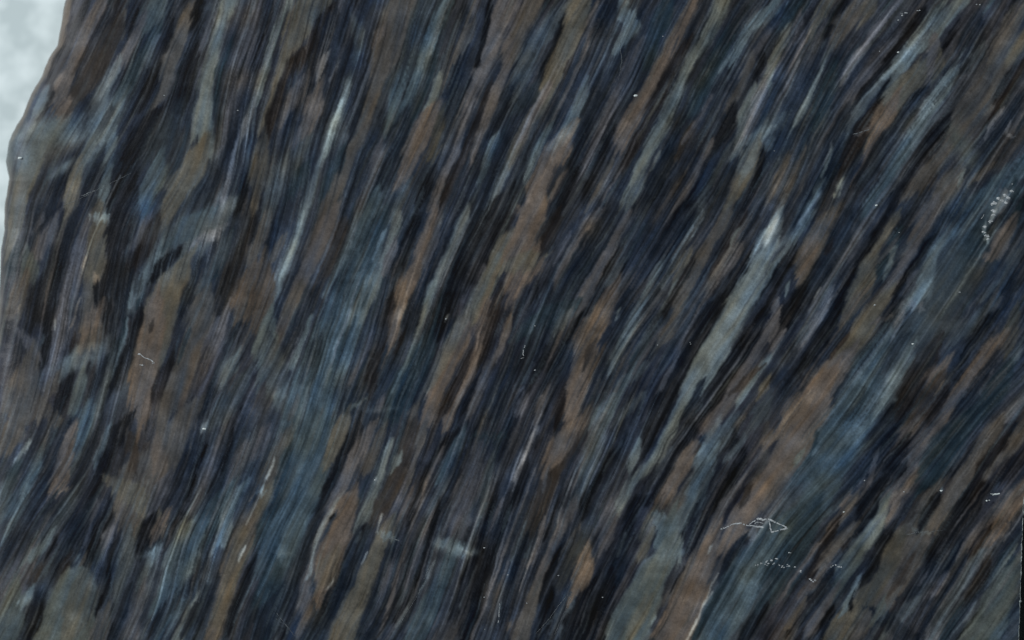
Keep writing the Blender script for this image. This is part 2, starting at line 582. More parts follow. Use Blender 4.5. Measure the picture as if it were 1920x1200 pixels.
M:1430,660,60 1340,830,50 1260,950,60 1200,1070,60 1130,1170,70
G:1440,820,40 1340,960,40 1290,1050,50
h:1400,870,30 1250,990,40
Y:1420,980,50
S:1400,1130,90
@B3
W:50,30,50 20,110,60
L:60,90,40 20,200,60
G:230,20,50 170,120,50 90,220,40 30,310,40 0,370,30
L:215,40,25 150,140,25
E:330,60,110 270,150,120 220,250,125 190,340,80 180,390,30
R0.6:240,200,80 190,330,50
K:130,230,50 60,350,70
G:110,420,30 100,450,20
N:430,60,100 370,220,120 300,320,90 240,420,80
H:340,200,40
P:590,20,50 520,120,50 480,200,50 460,260,30
K:640,60,50 570,180,60 480,330,60 420,450,60 380,560,70 300,700,100 230,800,90
K:160,500,100 90,620,90
M:40,560,60 20,660,50
M:80,680,30 30,770,30
Y:720,20,40 660,130,50 590,240,60 550,330,110 520,430,120 470,530,100 430,590,40
E:510,500,90 430,590,35
T:720,130,60 640,330,50
G:700,220,30 650,360,25
p:350,440,40 300,560,50 230,660,50 170,740,30
p:290,440,20 240,530,14
S:190,690,50
M:890,20,110 830,130,80 780,250,60 720,370,60 660,470,70 
Y:660,470,70 600,560,90 540,650,110 470,750,110 400,860,120
M:400,860,120 320,960,160
R:300,980,130 240,1070,180 180,1160,220
O0.7:200,1080,70 110,1180,70
Q:230,1000,10 150,1110,14 90,1170,20
h:430,700,20 360,790,20
K:900,180,60 820,290,50 760,380,40 700,500,30
D~:1100,300,200 1000,450,230 900,600,160
T~:1150,170,150
C:1130,40,70 1000,140,80 930,240,80 900,340,70 870,440,100 810,500,80
W0.8:890,420,40 850,480,50
p:820,520,60 770,500,30 740,600,50 700,700,30
P:800,400,60
N:700,560,60
S~:880,660,100 1020,640,100
M:1370,60,60 1310,150,100 1280,230,70 1220,240,30
X:1265,10,24 1250,50,12
W:1220,75,20 1215,105,22 1235,150,18
S:1380,240,40 1310,370,40 1230,450,50
S:1250,520,60 1130,640,70 1060,720,60
N:1430,300,70 1350,480,60
N:780,700,60 640,800,50 600,860,50
B:640,720,90 560,850,120 480,1000,120 400,1130,130
C:820,740,30 780,830,80 730,930,110 680,1020,120 590,1080,120 540,1160,120
W:815,738,12
W0.6:660,1030,40
T:520,1080,30 470,1160,30 340,1150,30
H:880,850,140 820,950,140 760,1080,100
N0.6:880,850,100
R:970,880,80 910,960,70
h:920,1000,110 860,1090,110
Q0.7:980,960,10 940,1010,8
y:1380,600,90 1360,700,80 
K:1250,600,60 1160,700,60 1080,840,50
R:1310,700,50 1230,780,60 1160,890,60 1090,980,60 1030,1090,70 960,1180,50
H:1000,1000,40 920,1140,60
N:1250,870,50 1130,1010,60 1060,1130,50
P:1260,900,20 1190,1010,20
S:1380,820,60
T:1300,960,120 1230,1080,120
p:1430,1060,50 1370,1120,50 1290,1190,40
h:1420,1150,50
M:600,620,20 670,590,30
@C0
E:70,40,120
L:170,80,12 130,130,25 90,190,25 80,270,20
p:60,320,30 30,390,30
N:370,20,80 300,120,100 260,240,90 200,350,70 140,460,60 80,580,60 30,700,50
M:260,60,25 210,180,20
B:200,200,70 150,330,60 100,450,50 40,600,35
C0.6:180,260,20 90,470,20 20,640,15
B:30,480,90
T:60,300,80
R:410,30,60 380,150,90 350,250,110 320,340,90
Q0.7:395,340,14 350,365,12
S:440,130,50 410,240,30
C:600,60,60 560,160,50 540,220,30
B:470,60,70
N:510,100,60 450,280,70 430,380,60
K:680,30,110 610,140,90 550,300,60 520,400,60
N:480,520,130 420,640,140 370,740,130 330,850,80
H:340,800,70
K:630,420,80 560,560,70 510,680,60 480,780,40
P:540,440,30 510,560,20 470,680,25
N:285,440,50
D:360,480,100
K:280,680,50
E:980,60,200 900,180,200 780,300,240 720,420,190 720,540,130
Y:760,400,140 620,310,60
R0.6:880,100,80 900,250,80
h:740,120,80 760,230,40
h:820,120,30
g:440,800,60 440,900,220 400,1000,290 350,1120,340 330,1200,340
Y0.6:460,920,120 420,1050,160
E:460,750,30
K:640,600,20 610,800,28 590,930,40 540,1050,16
D:560,720,60
P:610,620,60
K:240,940,50 190,1060,90 140,1180,110
P:100,850,160 60,920,120
h:190,840,60
C:290,600,30 240,670,50 190,710,50
g:60,1070,160 40,1180,140
W:100,990,10
G:150,970,60
S:710,680,90 680,830,90 650,960,40
N:720,950,60 680,1080,60 650,1180,60
P:790,900,60 750,1040,80 740,1160,80
E:590,1060,60 560,1160,90
K:840,560,80 800,660,60
P:930,300,60 870,430,60
K:1150,140,40 1090,260,50 1040,400,60 1000,520,50
P:1210,120,50 1140,320,60 1080,440,40
R:920,520,60 880,600,50
Q:940,550,12 905,640,10
K:1310,50,25 1250,220,30 1200,320,30
P:1350,160,70 1290,280,50
B:1250,420,110 1150,560,140 1050,700,160 1000,850,160 950,1000,160
C:870,700,60 830,780,30 780,880,25
W0.6:870,695,25
T:1240,460,60 1170,640,40 
N:1160,760,40 850,1130,80 930,1050,60
C:1060,560,40 980,660,30 930,760,40
C0.6:1150,600,15 1060,820,20 990,950,15
C:1390,320,40 1300,420,60 1260,590,80 1200,700,20
G:1110,940,20 1070,1020,30 1040,1100,28 1010,1180,60
E:1430,480,80 1380,600,110 1330,720,110 1290,840,110 1260,960,110 1220,1100,120
Y0.6:1350,650,70 1250,1050,80
X:1380,670,12 1355,740,8
Q:1430,370,10 1415,390,6
K:1435,740,30 1380,880,50 1320,1030,60 1270,1150,50
N:1190,900,60 1100,1060,80
B:880,1000,60
P:1420,880,20 1370,1010,20
N:1400,1100,60
W:1140,10,30
@C1
P:60,40,60 10,140,50
E:180,40,50 120,160,70 70,280,90 50,400,100 20,500,60
Y:60,400,70
X:100,200,10 60,290,16
W:35,355,25 10,365,12
B:340,60,200 290,200,240 240,360,250 190,520,220 130,680,220 90,800,180
T:180,180,70 120,400,60 40,560,60
T:80,900,160 60,1050,160
N:60,1100,160
C0.6:120,705,30 150,715,20
C0.5:330,220,40 200,430,20 70,650,20 20,760,12
Y:480,20,100 430,140,70 390,220,30
K:560,20,60 500,150,70 440,270,60 380,420,60 320,560,60 270,740,60 230,900,60 180,1060,60 140,1160,40
M:640,40,70 560,180,70 500,300,70 420,470,50 350,640,40 310,780,50 280,900,70 270,1020,80 240,1130,60
L0.8:470,400,12 400,500,14 340,640,18 300,840,14
K:420,520,16
E:700,60,70 640,200,60
R:520,460,110 470,600,120 420,700,140 390,820,140 370,900,90
Y0.6:400,800,100
X0.7:425,850,8 400,900,6
G:740,130,50 700,240,60 670,350,70 630,450,70 600,510,60
S:570,640,30
X:668,300,14
h:870,60,100 830,200,100 760,340,100 690,480,70
E:940,40,50 890,200,30 850,340,25 820,400,15
G:790,190,40
R0.6:830,440,80
Y:740,580,80 690,680,100 640,800,110 590,920,120 540,1020,140 500,1130,160 480,1200,150
G:740,620,50 790,640,14
X0.8:700,515,12 670,600,6
X0.7:615,720,8 590,780,5
N:560,760,70 480,900,90 400,1060,90
N:760,720,70 700,900,70 650,1040,80 620,1160,100
P:760,800,30 710,920,30
K:1100,60,50 1000,200,50 930,330,40 860,520,30
M:1050,130,18 970,300,18 920,440,16 870,580,18 830,700,18 790,850,22 750,1000,25 700,1180,20
S:1060,300,40 990,460,45 930,640,50 880,780,50 850,900,50 820,1000,50
P:990,500,25 930,660,25 860,860,30
K:1030,440,25 980,640,35 900,860,30 800,1060,30
P:1230,180,110 1180,330,110 1150,450,120 1140,560,120
T:1360,60,50 1240,60,40
B:1150,60,50 1060,250,60
D:1330,200,40 1280,380,40
C:1110,670,90 1170,690,60
W:1150,675,22 1190,710,22
B:1080,760,90 1030,900,90 950,1060,130 900,1180,120
K:1340,400,50 1290,560,50 1220,760,60 1170,900,80 1110,1050,60
C0.6:1330,240,15 1280,450,20 1210,640,15
K:1430,400,60 1350,620,60 1290,800,80 1250,940,80 1190,1120,100
P:1380,440,30 1320,570,20
M:1435,600,16 1370,780,14 1320,900,12 1280,1020,12 1210,1170,12
M:1420,760,14 1370,900,14 1320,1040,12
S0.8:1230,800,10 1150,1000,12
W:1010,750,5 955,860,10 910,930,5
L:850,1020,10 800,1105,14
W:1375,995,6 1365,1100,8
K:1400,1060,60
o:1425,1120,20
@C2
p:140,20,30 60,150,40 20,260,40
K:80,220,40 50,330,60 20,440,50
h:360,10,120 300,100,140 240,230,120 190,350,110 130,480,110 80,600,60
R:340,20,100 280,100,120 220,200,80
O0.5:300,50,60
K:160,60,40
M:125,250,14 70,400,12 10,560,10
M:210,230,16 170,370,14
L:70,550,10 30,680,10 0,750,8
N:70,640,40 40,740,60 20,860,70
M:175,540,30 130,700,18 90,780,14
S:480,60,100 440,200,90 400,330,50 340,450,50 
M:340,450,50 300,540,70 250,640,60 210,740,50 170,840,60 140,940,60 90,1060,90 50,1180,110
E:150,900,50 100,1060,80 60,1180,90
K:370,220,20 310,330,20 240,480,20 190,620,20
K:280,680,40 220,800,50 200,940,80 190,1080,80 160,1180,40
E:370,580,25 310,650,20 260,760,12
K:620,100,40 520,240,50 440,360,50 400,480,50
S0.8:600,120,18 530,230,16
C:700,110,40 680,190,50 
G:890,30,60 830,130,50 750,240,60 650,360,50 580,470,60
S0.7:570,270,12 510,350,15
P:540,530,90 510,640,60
P:550,640,30
K:780,60,80 740,160,30
K:990,60,90 930,180,90 860,300,70 800,400,60 690,430,70 640,600,70
S0.5:900,120,15 830,270,15
N:600,720,100 560,850,120
S0.7:640,600,15 600,720,14
y~:360,720,140 380,680,90
O:420,710,50 405,790,110 385,870,110 350,940,60
S:330,950,16 250,1060,10 160,1160,10
S:340,1000,20 280,1100,25 270,1180,25
K:520,860,120 480,980,200 420,1100,240 380,1200,240
L:1140,40,80 1100,160,110 1060,270,120 1030,360,130 980,430,60
C:1050,430,50 1100,250,60
E:1210,20,90 1160,60,60
o:1010,140,60 950,240,80 890,350,80 830,450,60
h:1040,140,30
E:940,430,90 900,520,100 860,600,60
G:870,560,70 900,640,100
Y:800,520,70 760,620,60 740,700,60
H:825,490,30 805,575,8
N:1010,440,50
G:860,640,120 880,720,150 800,820,170 750,930,190 700,1050,210 650,1170,220
C0.5:920,710,50 800,740,50
p0.6:730,820,60
R:1140,600,80 1100,700,120 1050,800,160 1000,930,190 960,1060,190 900,1180,190
E0.7:1010,760,40 950,860,50 880,960,40
X:1110,700,20
X0.7:1130,920,8 1085,1000,6
X0.7:1030,1090,8 1000,1160,6
X0.5:830,930,10 820,960,8
W:790,1090,14
K:1240,50,70 1260,150,60 1300,160,60 1200,340,90 1140,440,70 1070,560,50 1000,680,40
S:1230,160,40 1290,90,30
K:960,790,16 900,920,10
M:1300,300,30 1180,460,50 1120,560,40
E:1430,60,60 1420,180,60 1380,260,60 1330,330,40
R:1440,280,90 1400,360,120 1300,480,140 1220,580,80
O0.6:1430,90,50
h:1330,360,40 1280,440,40
R:1350,600,60 1230,620,60 1170,680,70
N:1290,640,40 1230,720,50 1180,840,20
B:1400,680,160 1320,850,230 1230,1000,230 1150,1130,200
T:1230,820,30 1100,1060,40 1040,1160,40
K:1440,930,80 1380,1060,100 1310,1180,100
P:1400,1150,30
p:1350,610,40
@C3
R:230,20,150 130,160,190 70,280,120 20,380,80
O:60,50,70 20,90,40
Q:90,10,12 50,60,8
B:430,40,260 340,180,240 270,320,260 200,440,260
C0.6:480,60,100 380,200,60
P0.6:120,400,100 30,470,80
T:270,60,30 230,180,30 160,270,30
C:255,150,22
G:180,160,30 160,210,20
T:200,570,160 130,700,170 50,830,160
B0.7:40,650,100
T0.8:150,880,60 60,960,70
N:640,60,140 590,220,100 480,330,70 
P:600,170,40 570,300,30
P0.7:520,330,40
M:800,20,70 750,90,50 700,140,30
M:950,20,60 880,120,40 800,210,45 720,310,50 660,420,50 
M:1050,30,30 900,180,50 820,290,50 740,400,50 690,510,40
g:660,420,50 620,510,60 580,600,110 530,650,90
K:710,220,130 
K:560,450,120 510,560,70 460,680,40
G:600,560,80 540,640,90 480,700,90
g:480,740,90 430,830,90 380,920,70 
M:370,920,50 300,1030,50 240,1130,60
R0.8:440,400,40 400,470,20 340,560,20
E:480,400,40 420,500,50 350,600,30
H:380,540,40 310,700,60 260,840,50
M:270,670,25 210,760,25 140,870,20 70,970,25
E:460,580,50 360,680,50 300,800,40 
H:430,680,30
R0.6:330,800,30 200,940,40
K:330,850,60 270,960,60 180,1080,80
E:200,1000,30 110,1110,30
K:340,1080,60 310,1160,50
T:1010,120,200 920,260,140
K:1100,200,60 1030,290,50
E:1270,30,70 1190,150,70 1130,250,90 1060,370,130 1000,480,130 900,560,100
h:950,360,80 850,440,90 780,560,80
E:820,620,180 750,720,240 680,840,240 600,960,200 500,1080,160 430,1170,150
y0.8:700,700,120 560,960,120
h:780,780,60 720,880,60
E:920,370,60 860,440,50
G0.5:840,580,30 900,600,15
K:950,400,40 880,530,50
Y:440,1080,100 400,1160,140
K:710,560,50 640,660,60 590,760,70 550,850,50
C:510,860,30 470,950,35 430,1020,35
K:480,960,20 455,1050,14
K:1160,400,130 1090,520,130 1000,640,110 930,740,80
N:1010,800,160 920,920,150 800,950,60 
P:970,880,60 900,950,40
H:1330,100,90 1220,240,100 1180,340,60
E:1420,40,100 1350,150,60 1230,280,40
H:1410,180,70 1310,280,90
E:1440,330,80 1350,450,120 1270,560,130 1220,640,70
M:1200,560,40 1130,660,50 1070,720,20
K:1230,590,40 1160,700,40
N:1410,560,70 1340,680,80
p:1230,690,40 1140,790,60 1080,880,60 1020,990,70 970,1080,90 920,1170,90
H:1230,780,50 1150,920,60
T0.8:1060,1050,60 1000,1180,60
T:1340,800,110 1300,950,150 1250,1100,200
g:1330,820,40 1270,880,30
g0.6:1200,1080,140
G0.6:1380,700,20 1310,800,15
S:810,1000,60 730,1080,60 660,1160,50
N:640,1080,90 760,1160,90
g:620,1040,60
L:1170,990,6 1100,1090,8 1020,1190,7
G:1320,1070,12 1280,1110,10
W0.8:975,360,12
N:1440,600,60
g:1330,900,120 1260,1050,200 1200,1160,200
P0.6:1180,980,40 1120,1060,40
g0.6:1400,780,60 1380,900,80
G:1380,690,14 1325,790,26 1275,870,36
L:1170,985,14 1100,1090,10 1020,1190,9
S:1240,640,30 1150,770,60 1080,880,60 1020,990,70 970,1080,90
R:1430,360,100 1350,450,110 1280,560,120 1210,640,60
H:1230,590,40 1160,690,45
N:1420,600,40 1380,560,30
@A0
E:360,0,40
R:355,30,60 335,130,50 290,250,60 240,340,50 200,450,50
E:190,500,60 130,600,70 90,690,60 60,760,30
g:250,520,50 210,600,60
N:1380,330,20 1350,420,20
@C2
g:900,500,60 860,640,130 880,720,120 800,830,160 740,950,180 690,1060,200 640,1180,210
G0.4:860,700,100 780,820,60
Y0.4:760,1000,60 700,1120,80
S:1200,20,90 1150,90,90
C:1120,130,90 1090,200,110 1055,280,100
C0.7:1030,360,90 980,450,60 930,540,60
N:1040,440,25 1010,500,20
R:1010,140,50 950,240,70 890,350,70
@C3
B0.5:330,150,80 250,300,90
T0.6:420,120,20 330,260,20 250,420,25
T0.6:480,60,18 400,200,18
@B3
T0.7:640,880,18 560,1010,18 490,1140,20
C:780,820,50 700,960,60 640,1050,50
@B1
T0.7:560,600,14 480,780,16 420,920,14
T0.7:620,480,14 560,640,16 500,800,14
C0.7:590,560,14 530,720,16 460,900,16
T0.7:380,760,16 320,940,16
@C1
T0.6:300,160,16 240,340,18 190,520,16
"""
tx = ty = 0  # strokes include rim haze and the lower-right bluish sheen, baked into colour
for line in STROKES.split('\n'):
    line = line.strip()
    if not line: continue
    if line[0] == '@':
        ty = 'ABC'.index(line[1]) * 400; tx = int(line[2]) * 480; continue
    head, body = line.split(':')
    col = PAL[head[0]]; soft = 2.6; op = 0.93 if head[0] not in 'WQXL' else 0.66
    rest = head[1:]
    if rest.endswith('~'): soft = 16; rest = rest[:-1]; op = 0.8
    if rest: op = float(rest)
    pts = []
    for tok in body.split():
        a, b, c = tok.split(',')
        pts.append((tx + float(a) / 3, ty + float(b) / 3, float(c) / 3 * 1.0))
    mw = sorted(p[2] for p in pts)[len(pts) // 2]
    stroke(pts, col * rng.uniform(.96, 1.04), op, soft, float(smooth(9, 20, mw)) if head[0] in 'ROoYyGgLEhMQ' else (.25 if head[0] in 'KNH' else .1))

# broad soft tints: blue bands, plus haze and sheen painted into the colour
stroke([(40, 290, 40), (75, 262, 60), (130, 240, 40)], PAL['C'], .55, 14)  # whitish-blue haze at the left rim, painted as colour
stroke([(60, 300, 40), (40, 350, 40)], PAL['g'], .4, 12)
for pts in ([(700, 420, 40), (650, 560, 70), (600, 700, 80), (560, 860, 80), (540, 1040, 70)], [(1690, 640, 50), (1600, 760, 80), (1520, 880, 90), (1420, 1060, 90), (1350, 1190, 80)],
            [(1790, 420, 60), (1740, 560, 90)]):
    stroke(pts, PAL['B'] * 1.02, .22, 14)  # first is the blue band; the others bake bluish sheen into the stone
# fine laminae threading between and through the bands; some parts of the stone are calm
CALM = [(60, 180, 45, 130), (60, 290, 60, 50), (1765, 540, 95, 120), (1520, 880, 90, 130), (570, 900, 45, 150), (1370, 1090, 70, 110), (300, 600, 45, 110), (140, 1130, 60, 70), (1240, 1130, 70, 80), (1660, 1040, 60, 90),
        (1360, 600, 40, 90), (985, 460, 40, 50), (1500, 480, 35, 50), (300, 270, 60, 60), (1650, 160, 40, 60)]
calm = np.zeros_like(GX)
for cx, cy, rx, ry in CALM:
    calm = np.maximum(calm, 1 - smooth(.55, 1.25, np.sqrt(((GX - cx) / rx) ** 2 + ((GY - cy) / ry) ** 2)))
def walk(x, y, L, n):
    out = [(x, y)]
    for sg in (1, -1):
        px, py = x, y; seg = []
        for _ in range(n):
            i = int(np.clip((px - X0) / G, 0, NX - 1)); j = int(np.clip((py - Y0) / G, 0, NY - 1))
            px += sg * L / 2 / n * DX[j, i]; py += sg * L / 2 / n * DY[j, i]; seg.append((px, py))
        out = (out + seg) if sg == 1 else (seg[::-1] + out)
    return out
for n in range(6200):
    x = rng.uniform(X0, X1); y = rng.uniform(Y0, Y1)
    i = int((x - X0) / G); j = int((y - Y0) / G)
    cm = calm[min(j, NY - 1), min(i, NX - 1)]
    c0 = canvas[min(j, NY - 1), min(i, NX - 1)].copy(); lm = c0.mean(); wm = c0[0] - c0[2]
    massive = MASS[min(j, NY - 1), min(i, NX - 1)] > .45
    if massive and rng.random() < .72: continue
    if rng.random() < cm * .8: continue
    L = rng.uniform(80, 380) * (.45 if massive else 1); w = rng.uniform(.8, 2.8) * (.7 if massive else 1)
    if L > 200: w = min(w, 2.4)
    r_ = rng.random()
    if r_ < .42:
        col = c0 * rng.uniform(.5, .75)
        if lm < 36: continue
    elif r_ < .76: col = c0 * rng.uniform(1.12, 1.45)
    else: col = PAL['SMPEBgpC'[rng.integers(8)]] * rng.uniform(.8, 1.05)
    W_ = walk(x, y, L, 4); m_ = len(W_) - 1
    pts = [(q[0], q[1], w * (1 - 1.7 * abs(k_ / m_ - .5)) + .5) for k_, q in enumerate(W_)]
    stroke(pts, col, rng.uniform(.25, .65), 1.2)

# streaky, ragged boundaries: slide the picture of the pattern along the foliation
amp = 2.6 * L2 + 2.2 * L5 + 1.6 * L1 + 1.4 * L3
perp = .35 * vnoise(9) + 1.0 * vnoise(26) + .3 * vnoise(4)
wxp = amp * DX - perp * DY; wyp = amp * DY + perp * DX
canvas = bil(canvas, IXX + wxp / G, IYY + wyp / G)

MASS = bil(MASS, IXX + wxp / G, IYY + wyp / G)
# hair-thin partings
for n in range(7000):
    x = rng.uniform(-20, 1940); y = rng.uniform(-20, 1220)
    i = int((x - X0) / G); j = int((y - Y0) / G)
    cm = calm[j, i]; c0 = canvas[j, i].copy(); lm = c0.mean(); wm = c0[0] - c0[2]
    massive = MASS[j, i] > .4
    if massive and rng.random() < .86: continue
    if rng.random() < cm * .6: continue
    L = rng.uniform(60, 280) * (.5 if massive else 1); w = rng.uniform(.5, 1.5)
    if rng.random() < .45:
        col = c0 * rng.uniform(.45, .65)
        if lm < 38: col = c0 * 1.7 + 8
    else: col = c0 * rng.uniform(1.25, 1.6) + 4
    W_ = walk(x, y, L, 3); m_ = len(W_) - 1
    stroke([(q[0], q[1], w * (1 - 1.6 * abs(k_ / m_ - .5)) + .7) for k_, q in enumerate(W_)], col, rng.uniform(.18, .5), 1.0)

# streaks inside the bands: brightness, then blue-brown drift
lum = canvas.mean(axis=2)
mid = smooth(28, 70, lum)
warm = smooth(-4, 10, canvas[..., 0] - canvas[..., 2]) * mid      # brown lenses are massive, blue bands are streaky
st = (1.0 - .30 * warm) * (1 - .62 * np.clip(MASS, 0, 1)) * (1 - .55 * calm)
f = np.exp(st * (.6 + .4 * np.clip(vnoise(90), -1.2, 1.5)) * (0.06 * np.tanh(1.3 * L1) + 0.10 * np.tanh(1.3 * L2) + 0.10 * np.tanh(1.2 * L3) + 0.03 * L4) + 0.05 * vnoise(30) + 0.028 * vnoise(11))
canvas = canvas * f[..., None]
# soft pale clouds in the stone
for pts, k_, o_, sf in [([(840, 1028, 14), (866, 1032, 18)], 'W', .55, 9), ([(870, 1033, 4), (880, 1038, 3)], 'X', .5, 3), ([(128, 684, 22)], 'W', .6, 7), ([(160, 670, 16)], 'W', .45, 6), ([(192, 656, 18)], 'L', .5, 6),
                    ([(1440, 445, 14), (1452, 418, 12)], 'X', .5, 5), ([(1436, 240, 20), (1452, 228, 16)], 'W', .4, 9), ([(205, 225, 40), (170, 290, 30)], 'L', .6, 14), ([(1440, 450, 9), (1455, 415, 8)], 'X', .9, 3), ([(1500, 415, 8), (1520, 388, 9), (1535, 365, 7)], 'X', .75, 3), ([(1572, 350, 5)], 'W', .8, 2.5), ([(1425, 480, 18), (1470, 455, 10), (1495, 425, 8)], 'L', .7, 5), ([(330, 430, 40), (400, 420, 30)], 'S', .5, 16), ([(1790, 470, 60), (1760, 560, 80)], 'S', .45, 20),
                    ([(382, 803, 8)], 'X', .5, 3), ([(1715, 560, 14), (1740, 530, 12)], 'W', .45, 7), ([(1065, 245, 16), (1040, 270, 12)], 'W', .35, 7), ([(425, 690, 22)], 'L', .4, 9),
                    ([(1660, 745, 8)], 'W', .5, 5), ([(280, 1035, 14), (290, 1030, 8)], 'W', .4, 6), ([(530, 1035, 8), (545, 1038, 6)], 'C', .5, 5), ([(1870, 385, 20), (1885, 370, 12)], 'W', .4, 7),
                    ([(805, 545, 9)], 'L', .5, 4), ([(1180, 40, 14), (1190, 55, 12)], 'C', .4, 8), ([(410, 10, 20), (440, 5, 14)], 'C', .4, 9), ([(1190, 865, 10)], 'L', .4, 6),
                    ([(105, 325, 10), (125, 308, 12)], 'W', .4, 6), ([(1265, 1040, 10)], 'W', .3, 8), ([(700, 770, 8), (740, 765, 6)], 'L', .35, 5)]:
    stroke(pts, PAL[k_], min(o_ * .8, .8), sf * 1.4)
drift = 0.02 * L3 + 0.015 * L6 + 0.02 * vnoise(40)
canvas = canvas * np.stack([1 + drift, 1 + 0.1 * drift, 1 - drift], -1)
# dark partings and pale threads
a = smooth(1.2, 2.3, L2 + .6 * vnoise(60)) * .5 * st
canvas = canvas * (1 - a[..., None]) + PAL['K'] * a[..., None]
a = smooth(1.4, 2.5, L5 + .6 * vnoise(50)) * .40 * st
tint = np.where((vnoise(160) > 0)[..., None], PAL['C'], PAL['M'])
canvas = canvas * (1 - a[..., None]) + (tint * .9) * a[..., None]
# crystal grain and a few pin-point glints of mica
canvas = canvas * np.exp(0.012 * vnoise(3.6))[..., None]
canvas = canvas * .99 * np.array([.985, 1.0, .995], np.float32)
canvas = np.clip(51 + (canvas - 52) * 1.15, 13, 235)

def to_lin(c):
    c = c / 255.0
    return np.where(c <= 0.04045, c / 12.92, ((c + 0.055) / 1.055) ** 2.4)

# ------------------------------------------------------------------ materials
def mat(name, col, rough=.5, spec=.5):
    m = bpy.data.materials.new(name); m.use_nodes = True
    b = m.node_tree.nodes['Principled BSDF']
    b.inputs['Base Color'].default_value = (*col, 1)
    b.inputs['Roughness'].default_value = rough
    b.inputs['Specular IOR Level'].default_value = spec
    return m, m.node_tree, b

def node(nt, typ, **kw):
    n = nt.nodes.new(typ)
    for k, v in kw.items():
        if k in n.inputs: n.inputs[k].default_value = v
        else: setattr(n, k, v)
    return n

# polished foliated stone
m_stone, nt, b = mat('polished_foliated_stone', (.05, .05, .06), .36, .14)
at = node(nt, 'ShaderNodeAttribute', attribute_name='mineral')
tc = node(nt, 'ShaderNodeTexCoord')
n1 = node(nt, 'ShaderNodeTexNoise', Scale=5200.0, Detail=3.0, Roughness=.7)
nt.links.new(tc.outputs['Object'], n1.inputs['Vector'])
mr = node(nt, 'ShaderNodeMapRange'); mr.inputs['From Min'].default_value = .25; mr.inputs['From Max'].default_value = .75
mr.inputs['To Min'].default_value = .80; mr.inputs['To Max'].default_value = 1.22
nt.links.new(n1.outputs['Fac'], mr.inputs['Value'])
ng = node(nt, 'ShaderNodeTexNoise', Scale=2100.0, Detail=2.0, Roughness=.6)
nt.links.new(tc.outputs['Object'], ng.inputs['Vector'])
mg = node(nt, 'ShaderNodeMapRange'); mg.inputs['From Min'].default_value = .25; mg.inputs['From Max'].default_value = .75
mg.inputs['To Min'].default_value = .88; mg.inputs['To Max'].default_value = 1.14
nt.links.new(ng.outputs['Fac'], mg.inputs['Value'])
mm = node(nt, 'ShaderNodeMath', operation='MULTIPLY')
nt.links.new(mr.outputs['Result'], mm.inputs[0]); nt.links.new(mg.outputs['Result'], mm.inputs[1])
mx = node(nt, 'ShaderNodeVectorMath', operation='SCALE')
nt.links.new(at.outputs['Color'], mx.inputs[0]); nt.links.new(mm.outputs['Value'], mx.inputs['Scale'])
nt.links.new(mx.outputs['Vector'], b.inputs['Base Color'])
n2 = node(nt, 'ShaderNodeTexNoise', Scale=60.0, Detail=4.0)
nt.links.new(tc.outputs['Object'], n2.inputs['Vector'])
mr2 = node(nt, 'ShaderNodeMapRange'); mr2.inputs['To Min'].default_value = .26; mr2.inputs['To Max'].default_value = .5
nt.links.new(n2.outputs['Fac'], mr2.inputs['Value']); nt.links.new(mr2.outputs['Result'], b.inputs['Roughness'])
n3 = node(nt, 'ShaderNodeTexNoise', Scale=2600.0, Detail=3.0)
nt.links.new(tc.outputs['Object'], n3.inputs['Vector'])
bp = node(nt, 'ShaderNodeBump', Strength=.12, Distance=.0002)
nt.links.new(n3.outputs['Fac'], bp.inputs['Height']); nt.links.new(bp.outputs['Normal'], b.inputs['Normal'])

# near-black right side of the slab
m_side, nt, b = mat('near_black_side', (.006, .009, .010), .8, .05)
tc = node(nt, 'ShaderNodeTexCoord'); n1 = node(nt, 'ShaderNodeTexNoise', Scale=900.0, Detail=5.0)
nt.links.new(tc.outputs['Object'], n1.inputs['Vector'])
cr = node(nt, 'ShaderNodeValToRGB'); cr.color_ramp.elements[0].color = (.001, .002, .0025, 1); cr.color_ramp.elements[1].color = (.006, .008, .009, 1)
nt.links.new(n1.outputs['Fac'], cr.inputs['Fac']); nt.links.new(cr.outputs['Color'], b.inputs['Base Color'])

# pale scratches and bruises in the polish
def speckled(name, c0, c1, scale):
    m, nt, b = mat(name, c1, .7, .3)
    tc = node(nt, 'ShaderNodeTexCoord'); n1 = node(nt, 'ShaderNodeTexNoise', Scale=scale, Detail=4.0, Roughness=.7)
    nt.links.new(tc.outputs['Object'], n1.inputs['Vector'])
    cr = node(nt, 'ShaderNodeValToRGB'); cr.color_ramp.elements[0].position = .35; cr.color_ramp.elements[1].position = .65
    cr.color_ramp.elements[0].color = (*c0, 1); cr.color_ramp.elements[1].color = (*c1, 1)
    nt.links.new(n1.outputs['Fac'], cr.inputs['Fac']); nt.links.new(cr.outputs['Color'], b.inputs['Base Color'])
    return m
m_scr = speckled('bruised_polish', (.15, .17, .18), (.42, .45, .47), 2500)
m_dim = speckled('faint_scratch', (.06, .07, .08), (.15, .17, .18), 4000)
m_chip = speckled('bright_mineral', (.32, .36, .36), (.6, .66, .66), 3000)
m_edge = speckled('chipped_arris', (.05, .06, .06), (.24, .28, .28), 1400)

